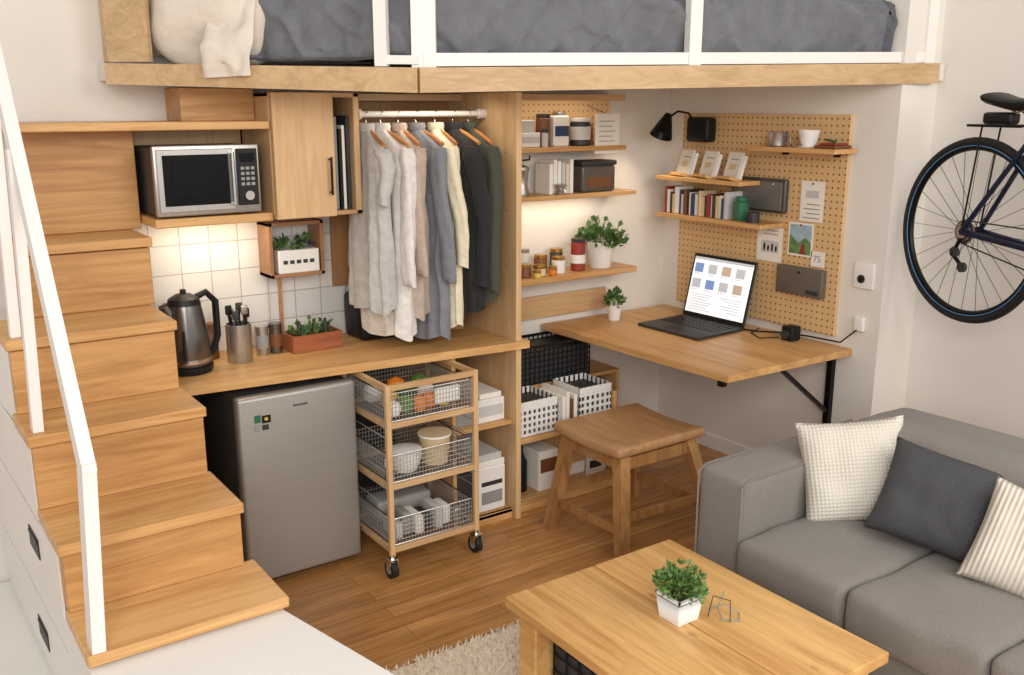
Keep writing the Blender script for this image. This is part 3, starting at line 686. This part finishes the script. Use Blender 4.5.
# ------------------------------------------------------------------ stool
o=B('wooden_stool')
sx0,sx1,sy0,sy1=2.545,3.075,2.84,3.31
def saddle(P):
    x,y,z=P;u=(y-(sy0+sy1)/2)/.21;P[2]=z+.012*(u*u)-.006;return P
o.rbox((sx0,sy0,.42),(sx1,sy1,.468),.02,stoolt,n=6,taper=saddle)
cs=[(2.61,2.90),(3.01,2.90),(2.61,3.25),(3.01,3.25)]
cb=[(2.50,2.75),(3.04,2.72),(2.46,3.21),(3.04,3.27)]
for (x,y),(a,b) in zip(cs,cb):
    vs=[]
    for X_,Y_,Z_,w in((x,y,.425,.028),(a,b,0,.024)):
        for i,j in((-1,-1),(1,-1),(1,1),(-1,1)): vs.append((X_+i*w,Y_+j*w,Z_))
    o.add(vs,[[0,1,2,3],[4,5,6,7],[0,1,5,4],[1,2,6,5],[2,3,7,6],[3,0,4,7]],stoolw)
def lp(i,z): (x,y),(a,b)=cs[i],cb[i];t=1-z/.43;return V((x+(a-x)*t,y+(b-y)*t,z))
for i,j,z in((0,1,.385),(2,3,.385),(0,2,.385),(1,3,.385),(0,1,.17),(2,3,.17),(0,2,.12),(1,3,.12)):
    wd=V((0,0,1));dd=V((0,1,0)) if abs(cs[i][0]-cs[j][0])>.1 else V((1,0,0))
    bar(o,lp(i,z),lp(j,z),.055 if z>.3 else .034,.02,stoolw,wd=wd,dd=dd)
o.done(smooth=False)
# ------------------------------------------------------------------ coffee table
o=B('coffee_table')
o.rbox((1.505,1.32,.385),(1.862,2.19,.42),.005,pine,n=1);o.rbox((1.868,1.32,.385),(2.21,2.19,.42),.005,pine,n=1)
for x in(1.53,2.09):
    for y in(1.36,2.06): o.box((x,y,.012),(x+.095,y+.09,.386),pine,.005)
o.box((1.545,1.45,.35),(1.56,2.06,.386),pine);o.box((2.16,1.4,.32),(2.175,2.1,.386),pine);o.box((1.62,2.12,.32),(2.10,2.14,.386),pine);o.box((1.62,1.37,.32),(2.10,1.39,.386),pine)
o.box((1.545,1.37,.09),(2.17,2.13,.11),pine)
o.done()
crate('black_storage_crate',(1.575,1.5,.111),(2.05,2.03,.335),black,8,4,dark,ny=9)
o=B('potted_grass_plant');pot(o,1.858,1.79,.421,.05,.085,ceram,True);o.leaves((1.858,1.79,.50),(.075,.09),440,.022,green,hz=.9,mat2=plain('leaf_light',(130,160,96),.6,var=.3));o.done()
o=B('wire_glasses')
o.tube([(1.96,1.77,.424),(1.99,1.73,.45),(2.02,1.70,.425),(1.99,1.67,.424),(1.95,1.70,.424),(1.97,1.74,.44),(2.03,1.77,.46)],.0022,grey,seg=6);o.tube([(1.93,1.74,.424),(1.97,1.76,.47),(1.99,1.71,.47),(1.96,1.68,.424)],.0018,dark,seg=6);o.done()
# ------------------------------------------------------------------ sofa
o=B('grey_sofa')
SX0,SX1=2.44,3.36
o.rbox((SX0+.01,.30,.07),(SX1-.02,2.10,.27),.02,sofam,n=4)
o.rbox((SX0-.01,2.055,.06),(SX1,2.275,.622),.03,sofam,n=8,puff=(.006,.006,.006),nz=.006,nf=4)
o.rbox((SX0-.01,.20,.06),(SX1,.44,.622),.03,sofam,n=8,puff=(.006,.006,.006),nz=.006,nf=4)
o.rbox((3.08,.44,.10),(SX1+.01,2.07,.74),.05,sofam,n=8,puff=(.01,0,.01),nz=.006,nf=4)
for a,b in((.445,.69),(.69,1.145),(1.145,1.605),(1.605,2.053)):
    o.rbox((SX0-.04,a+.003,.265),(3.1,b-.003,.425),.03,sofam,n=14,puff=(.014,.004,.02),nz=.010,nf=6)
for a,b in((.445,1.25),(1.25,2.053)):
    o.rbox((2.98,a+.004,.42),(3.16,b-.004,.755),.05,sofam,n=12,puff=(.03,.004,.012),nz=.012,nf=6)
for yy in(2.062,2.268):
    o.tube([(SX0-.014,yy,.08),(SX0-.014,yy,.60),(SX0+.02,yy,.62),(SX1-.03,yy,.62)],.004,sofam,seg=6)
for x in(2.48,3.28):
    for y in(.28,2.2): o.cyl((x,y,0),(x,y,.08),.02,black)
o.done(60)
def waffle(name,c,sc_,rib=False):
    m,nt,b=newmat(name);L=nt.links.new
    tc=N(nt,'ShaderNodeTexCoord');w1=N(nt,'ShaderNodeTexWave');w1.inputs['Scale'].default_value=sc_;w1.bands_direction='X'
    L(tc.outputs['Generated'],w1.inputs['Vector']);h=w1.outputs['Fac']
    if not rib:
        w2=N(nt,'ShaderNodeTexWave');w2.inputs['Scale'].default_value=sc_;w2.bands_direction='Y';L(tc.outputs['Generated'],w2.inputs['Vector'])
        mx=N(nt,'ShaderNodeMath',operation='MULTIPLY');L(h,mx.inputs[0]);L(w2.outputs['Fac'],mx.inputs[1]);h=mx.outputs[0]
    r=N(nt,'ShaderNodeValToRGB');cc=S(c);r.color_ramp.elements[0].color=tuple(x*.8 for x in cc[:3])+(1,);r.color_ramp.elements[1].color=cc;r.color_ramp.elements[1].position=.4
    L(h,r.inputs[0]);L(r.outputs[0],b.inputs['Base Color']);b.inputs['Roughness'].default_value=.95
    bp=N(nt,'ShaderNodeBump');bp.inputs['Strength'].default_value=.6;bp.inputs['Distance'].default_value=.006;L(h,bp.inputs['Height']);L(bp.outputs[0],b.inputs['Normal'])
    return m
def pillow(name,loc,rot,w,h,th,m):
    o=B(name);n=26
    for sg in(-1,1):
        vs=[];fs=[]
        for i in range(n+1):
            for j in range(n+1):
                u=-1+2*i/n;v=-1+2*j/n
                x=u*w/2*(1-.07*(1-v*v));y=v*h/2*(1-.07*(1-u*u))
                z=sg*th/2*((1-u**4)*(1-v**4))**.6*(1+.08*math.sin(4*u+2*v)+.16*noise.noise(V((u*2.5,v*2.5,sg*3+w*10))))
                vs.append((x,y,z))
        for i in range(n):
            for j in range(n): fs.append([i*(n+1)+j,i*(n+1)+j+1,(i+1)*(n+1)+j+1,(i+1)*(n+1)+j])
        o.add(vs,fs,m)
    ob=o.done(80);ob.matrix_world=T(*loc)@rot;return ob
def face(dx,dy,dz,roll=0):
    z=V((dx,dy,dz)).normalized();x=V((0,0,1)).cross(z).normalized();y=z.cross(x)
    return Matrix(((x.x,y.x,z.x,0),(x.y,y.y,z.y,0),(x.z,y.z,z.z,0),(0,0,0,1)))@R(roll,'Z')
pillow('cream_waffle_pillow',(2.885,1.935,.60),face(-.8,-.75,.45,8),.385,.385,.14,waffle('waffle_cream',(236,228,214),9))
pillow('charcoal_pillow',(2.88,1.60,.60),face(-1,-.35,.6,-8),.40,.34,.14,chark)
pillow('ribbed_cream_pillow',(2.86,1.27,.57),face(-1,-.5,.6,-14),.34,.34,.13,waffle('rib_cream',(224,215,201),7,True))
# ------------------------------------------------------------------ rug
o=B('shag_rug')
rx0,rx1,ry0,ry1=1.30,2.36,.7,2.60
o.box((rx0,ry0,0.0),(rx1,ry1,.010),rugm,.003)
for i in range(32000):
    x=random.uniform(rx0-.012,rx1+.012);y=random.uniform(ry0,ry1+.012)
    if y<2.0 and x>1.6 and random.random()<.7: continue
    a=random.uniform(0,6.28);l=.016;dx,dy=math.cos(a),math.sin(a);h=random.uniform(.012,.028)
    o.add([(x-dy*.0045,y+dx*.0045,.004),(x+dy*.0045,y-dx*.0045,.004),(x+dx*l,y+dy*l,h)],[[0,1,2]],rugm)
o.done()
# ------------------------------------------------------------------ loft
LA=V((.85,3.80,0));LC=V((1.70,3.0,0));RE=V((4.06,2.5,0))
lm=wood('loft_fascia',(208,176,134),(180,146,104),0)
o=B('loft_platform')
poly=[(LA.x,LA.y),(LC.x,LC.y),(4.06,2.5),(4.125,2.5),(4.125,2.525),(3.855,2.525),(3.855,3.965),(LA.x,3.965)]
bz=[1.976,1.943,1.996,1.996,1.996,1.99,1.98,1.98];tz=[2.05,2.028,2.082,2.083,2.083,2.08,2.06,2.055]
o.prism(poly,[b+.012 for b in bz],[t-.003 for t in tz],plain('loft_under',(225,220,212),.7))
def fascia(p,q,zb0,zb1,zt0,zt1,th=.02):
    d=(q-p).normalized();n=V((d.y,-d.x,0));a=p+n*th;b=q+n*th
    vs=[(p.x,p.y,zb0),(q.x,q.y,zb1),(q.x,q.y,zt1),(p.x,p.y,zt0),(a.x,a.y,zb0),(b.x,b.y,zb1),(b.x,b.y,zt1),(a.x,a.y,zt0)]
    o.add(vs,[[0,1,2,3],[4,5,6,7],[0,1,5,4],[1,2,6,5],[2,3,7,6],[3,0,4,7]],lm)
fascia(LA,LC,1.976,1.943,2.05,2.028);fascia(LC,RE,1.943,1.996,2.028,2.083)
o.done()
def onL(a,ins=0,z=0): p=LA.lerp(LC,a);return V((p.x+.686*ins,p.y+.728*ins,z))
def onR(b,ins=0,z=0): p=LC.lerp(RE,b);return V((p.x+.208*ins,p.y+.978*ins,z))
dL=(LC-LA).normalized();dR=(RE-LC).normalized();nL=V((.686,.728,0));nR=V((.208,.978,0))
o=B('loft_guard_rail')
ZT=2.75
bar(o,onL(.885,.02,2.034),onL(.885,.02,ZT),.045,.04,white,wd=dL,dd=nL)
bar(o,V((1.74,3.025,2.03)),V((1.74,3.025,ZT)),.085,.05,white,wd=V((.82,-.57,0)),dd=V((.57,.82,0)))
for b,z in((.473,2.055),(.982,2.082)): bar(o,onR(b,.02,z),onR(b,.02,ZT),.055,.04,white,wd=dR,dd=nR)
bar(o,onR(.01,.02,2.056),onR(.98,.02,2.108),.045,.03,white,wd=V((0,0,1)),dd=nR)
bar(o,onL(.885,.02,2.057),onL(1,.02,2.055),.03,.03,white,wd=V((0,0,1)),dd=nL)
bar(o,onR(0,.02,ZT),onR(.98,.02,ZT),.05,.05,white,wd=V((0,0,1)),dd=nR);bar(o,onL(.87,.02,ZT),onL(1,.02,ZT),.05,.05,white,wd=V((0,0,1)),dd=nL)
o.done(smooth=False)
o=B('loft_headboard');bar(o,onL(.0,.02,2.055)+V((0,0,.3)),onL(.14,.02,2.055)+V((0,0,.3)),.60,.025,lm,wd=V((0,0,1)),dd=nL);o.box((.875,3.82,2.06),(.90,3.96,2.65),lm);o.done(smooth=False)
def drape(name,path,prof,m,amp=.02,fold=.016,fr=22,seed=0,wr_=.012):
    o=B(name);rows=[];pr=[]
    for a,b in zip(prof[:-1],prof[1:]):
        for k in range(4): pr.append((a[0]+(b[0]-a[0])*k/4,a[1]+(b[1]-a[1])*k/4))
    pr.append(prof[-1])
    for k,(ins,z) in enumerate(pr):
        r=[]
        for s,(p,n) in enumerate(path):
            q=p+n*ins;w=noise.noise(V((s*.07+seed,k*.09,seed)));Q=V((p.x,p.y,z+ins))
            w2=noise.noise(V((Q.x*6,Q.y*6,Q.z*7+seed)))
            w3=1-abs(noise.noise(V((Q.x*3.5+Q.z*4.5,Q.y*3.5,Q.z*2+seed*2))))*3.0;w3=max(0,w3)
            w4=1-abs(noise.noise(V((Q.x*5-Q.z*5,Q.y*5+4,Q.z*2.5+seed*3))))*3.2;w4=max(0,w4)
            f=max(0,1-k/(len(pr)*.7))
            q=q-n*(fold*math.sin(s*fr*.014+2*w+k*.05)*.6*f+amp*w+wr_*w2+wr_*1.2*w3*w3+wr_*.7*w4*w4);q.z=z+amp*1.6*w*(k>6)+.01*w2
            q.y=min(q.y,3.95);q.x=min(q.x,4.1 if q.y<2.5 else 3.84)
            r.append(q)
        rows.append(r)
    o.grid(rows,m);return o.done(80)
prof=[(.13,2.06),(.095,2.07),(.08,2.12),(.075,2.17),(.077,2.22),(.085,2.28),(.11,2.33),(.17,2.37),(.26,2.39),(.4,2.40),(.6,2.40),(.9,2.39),(1.2,2.38)]
path=[(onL(.34+.66*i/110),nL) for i in range(108)]+[(LC+V((.05,.02,0))*(k/3),(nL*(1-k/4)+nR*(k/4)).normalized()) for k in range(1,4)]+[(onR(.02+.935*i/270),nR) for i in range(271)]
drape('grey_duvet',path,prof,greyc,amp=.03,fold=.014,fr=18,wr_=.02)
o=B('mattress');o.prism([(1.05,3.78),(1.72,3.18),(3.70,2.76),(3.83,2.80),(3.83,3.94),(1.05,3.94)],2.086,2.27,plain('mattress_white',(225,222,216),.9));o.done()
pp=[(onL(.335+.155*i/40),nL) for i in range(41)]
drape('beige_blanket',pp,[(-.038,2.0),(-.045,2.03),(-.045,2.06),(-.035,2.09),(-.01,2.12),(.02,2.17),(.03,2.23),(.04,2.30),(.06,2.36),(.12,2.42),(.25,2.44),(.5,2.44)],beigec,amp=.014,fold=.006,fr=26,seed=4,wr_=.009)
o=B('bed_pillow')
M=Matrix(((dL.x,nL.x,0,onL(.30).x+nL.x*.22),(dL.y,nL.y,0,onL(.30).y+nL.y*.22),(0,0,1,2.235),(0,0,0,1)))
o.rbox((-.25,-.19,-.165),(.24,.12,.15),.13,beigec,M,n=20,seg=5,puff=(.01,.02,.03),nz=.03,nf=5)
o.done(80)
# ------------------------------------------------------------------ bicycle
o=B('bicycle')
BX=3.99;hub=V((BX,2.25,1.37));R_=.40
def circ(c,r,n=64): return [V((c.x,c.y+r*math.cos(2*math.pi*i/n),c.z+r*math.sin(2*math.pi*i/n))) for i in range(n)]
fh=V((BX,1.13,1.37))
for c in(hub,fh):
    o.tube(circ(c,R_-.016),.018,rubber,seg=8,closed=True);o.tube(circ(c,R_-.042),.013,blackm,seg=8,closed=True)
    o.tube([p_+V((-.0135,0,0)) for p_ in circ(c,R_-.034)],.0020,blueb,seg=5,closed=True)
    o.cyl(c-V((.045,0,0)),c+V((.045,0,0)),.02,blackm)
    for i in range(28):
        a=2*math.pi*i/28;b=a+(.35 if i%2 else -.35);s=.035 if i%4<2 else -.035
        o.cyl(c+V((s,.02*math.cos(b),.02*math.sin(b))),c+V((0,(R_-.045)*math.cos(a),(R_-.045)*math.sin(a))),.0013,dark,seg=4,cap=False)
for k,r in enumerate((.055,.048,.041,.034,.028)): o.cyl(hub-V((.03+k*.004,0,0)),hub-V((.032+k*.004,0,0)),r,[steel,dark][k%2],seg=28)
bb=V((BX,1.80,1.33));seatc=V((BX,1.99,1.78));head=V((BX,1.32,1.80));hb=V((BX,1.29,1.68))
frm=plain('bike_frame_navy',(24,34,60),.3,.3)
o.tube([bb,seatc],.019,frm,seg=12);o.tube([seatc,V((BX,2.02,1.86))],.014,blackm);o.tube([bb,hb],.024,frm,seg=12);o.tube([seatc+V((0,0,-.03)),head],.02,frm,seg=12);o.tube([head+V((0,.01,.04)),hb-V((0,.01,.03))],.02,frm)
for s in(-.04,.04):
    o.tube([hub+V((s*1.3,0,0)),seatc+V((s*.4,0,-.02))],.011,frm);o.tube([hub+V((s*1.3,0,0)),bb+V((s*.5,0,0))],.013,frm)
    o.tube([hb+V((s*.6,0,-.02)),fh+V((s*1.3,.05,.1)),fh+V((s*1.3,0,0))],.011,frm)
for s,dz in((-.055,-.16),(.055,.16)):
    o.tube([bb+V((s,0,0)),bb+V((s,.03 if dz<0 else -.03,dz))],.010,blackm);o.box((BX+s*1.2-.03,bb.y-.04,bb.z+dz-.012),(BX+s*1.2+.03,bb.y+.05,bb.z+dz+.012),black)
o.tube(circ(bb+V((-.045,0,0)),.09,40),.006,blackm,closed=True,seg=6)
for i in range(5): o.cyl(bb-V((.045,0,0)),bb+V((-.045,.09*math.cos(i*1.256),.09*math.sin(i*1.256))),.006,blackm,seg=6)
o.tube([hub+V((-.04,0,.05)),bb+V((-.045,0,.09))],.0035,dark,seg=5);o.tube([hub+V((-.04,0,-.05)),bb+V((-.045,0,-.09))],.0035,dark,seg=5)
o.tube([hub+V((-.05,0,-.03)),hub+V((-.055,.03,-.10)),hub+V((-.05,-.03,-.15))],.009,blackm);o.cyl(hub+V((-.06,-.03,-.15)),hub+V((-.045,-.03,-.15)),.022,dark);o.cyl(hub+V((-.062,.02,-.09)),hub+V((-.045,.02,-.09)),.022,dark)
rows=[]
for i in range(13):
    u=i/12;y=2.19-u*.27;w=.075*(1-u)**.7+.016;z=1.925-.02*math.sin(u*3.1)+.012*(1-u)
    rows.append([V((BX+w*math.cos(a),y,z+(.018 if math.sin(a)>0 else .034)*math.sin(a))) for a in [2*math.pi*k/14 for k in range(14)]])
o.rings(rows,black)
for s in(-.02,.02): o.tube([(BX+s,2.14,1.905),(BX+s,2.06,1.872),(BX+s,1.97,1.90)],.004,chrome)
for s in(-.05,.05):
    o.tube([(BX+s,2.28,1.82),(BX+s,2.0,1.82)],.006,blackm);o.cyl((BX+s,2.2,1.82),hub+V((s,0,0)),.004,blackm)
for y in(2.28,2.2,2.1): o.cyl((BX-.05,y,1.82),(BX+.05,y,1.82),.005,blackm)
o.rbox((BX-.03,2.08,1.825),(BX+.03,2.23,1.875),.015,black,n=2)
o.tube([head+V((0,0,.04)),head+V((0,-.06,.07))],.014,blackm);o.tube([(BX-.10,1.24,1.86),(BX,1.25,1.87),(BX+.10,1.24,1.86)],.012,blackm)
o.tube([(BX-.10,1.24,1.86),(BX-.11,1.15,1.84),(BX-.11,1.13,1.78),(BX-.11,1.2,1.73)],.013,black)
o.tube([seatc+V((-.02,0,0)),V((BX-.03,1.7,1.82)),head+V((-.02,.05,0))],.003,dark,seg=5)
XF=T(3.82,2.125,1.39)@R(-16,'Z')@Matrix.Scale(.96,4)@T(-hub.x,-hub.y,-hub.z)
q1=V((BX,1.93,1.74));q2=V((BX,1.45,1.77));w1=XF@q1;w2=XF@q2
h1=XF.inverted()@V((4.128,w1.y,w1.z));h2=XF.inverted()@V((4.128,w2.y,w2.z))
for h_,q in((h1,q1),(h2,q2)): o.tube([h_,q],.012,blackm)
o.done(XF=XF)
# ------------------------------------------------------------------ lights
def area(name,loc,tgt,sx_,sy_,e,col=(1,1,1)):
    l=bpy.data.lights.new(name,'AREA');l.shape='RECTANGLE';l.size=sx_;l.size_y=sy_;l.energy=e;l.color=col
    ob=bpy.data.objects.new(name,l);bpy.context.collection.objects.link(ob);ob.location=loc
    ob.rotation_euler=(V(tgt)-V(loc)).to_track_quat('-Z','Y').to_euler();return ob
area('soft_key_light',(-.8,-1.4,2.6),(2.2,3,.9),2.2,2.0,118,(1,.975,.94))  # added soft light behind the camera, stands in for unseen daylight
area('soft_side_light',(2.6,-1.5,2.9),(2.6,2.8,.6),2.2,1.5,76,(1,.965,.92))  # second added soft light, right of the camera, with no modelled window
area('under_cabinet_led',(1.2,3.80,1.45),(1.2,3.86,.9),.35,.03,1.4,(1,.82,.58))
area('shelf_led',(2.95,3.86,1.43),(2.95,3.90,.9),.7,.03,1.1,(1,.83,.6))
area('shelf_led',(2.95,3.80,1.92),(2.95,3.9,1.5),.7,.03,.6,(1,.85,.64))
area('wardrobe_area_light',(2.08,3.5,1.93),(2.08,3.6,1.2),.4,.03,.8,(1,.88,.72))  # warm area light above the clothes rail
sp=bpy.data.lights.new('lamp_bulb','SPOT');sp.energy=4;sp.color=(1,.78,.5);sp.spot_size=2.2;sp.spot_blend=.8;sp.shadow_soft_size=.03
so=bpy.data.objects.new('lamp_bulb',sp);bpy.context.collection.objects.link(so);so.location=p+d*.10;so.rotation_euler=d.to_track_quat('-Z','Y').to_euler()
w=bpy.data.worlds.new('w');sc.world=w;w.use_nodes=True
bg=w.node_tree.nodes['Background'];bg.inputs[0].default_value=(1,.97,.94,1);bg.inputs[1].default_value=.64
# ------------------------------------------------------------------ camera
cd=bpy.data.cameras.new('camera');cam=bpy.data.objects.new('camera',cd);bpy.context.collection.objects.link(cam)
cam.location=(0,0,1.9);cam.rotation_euler=(math.radians(90)-math.atan(232/945),0,math.radians(-35));cd.lens=33.22;cd.sensor_width=36;cd.clip_start=.05
sc.camera=cam
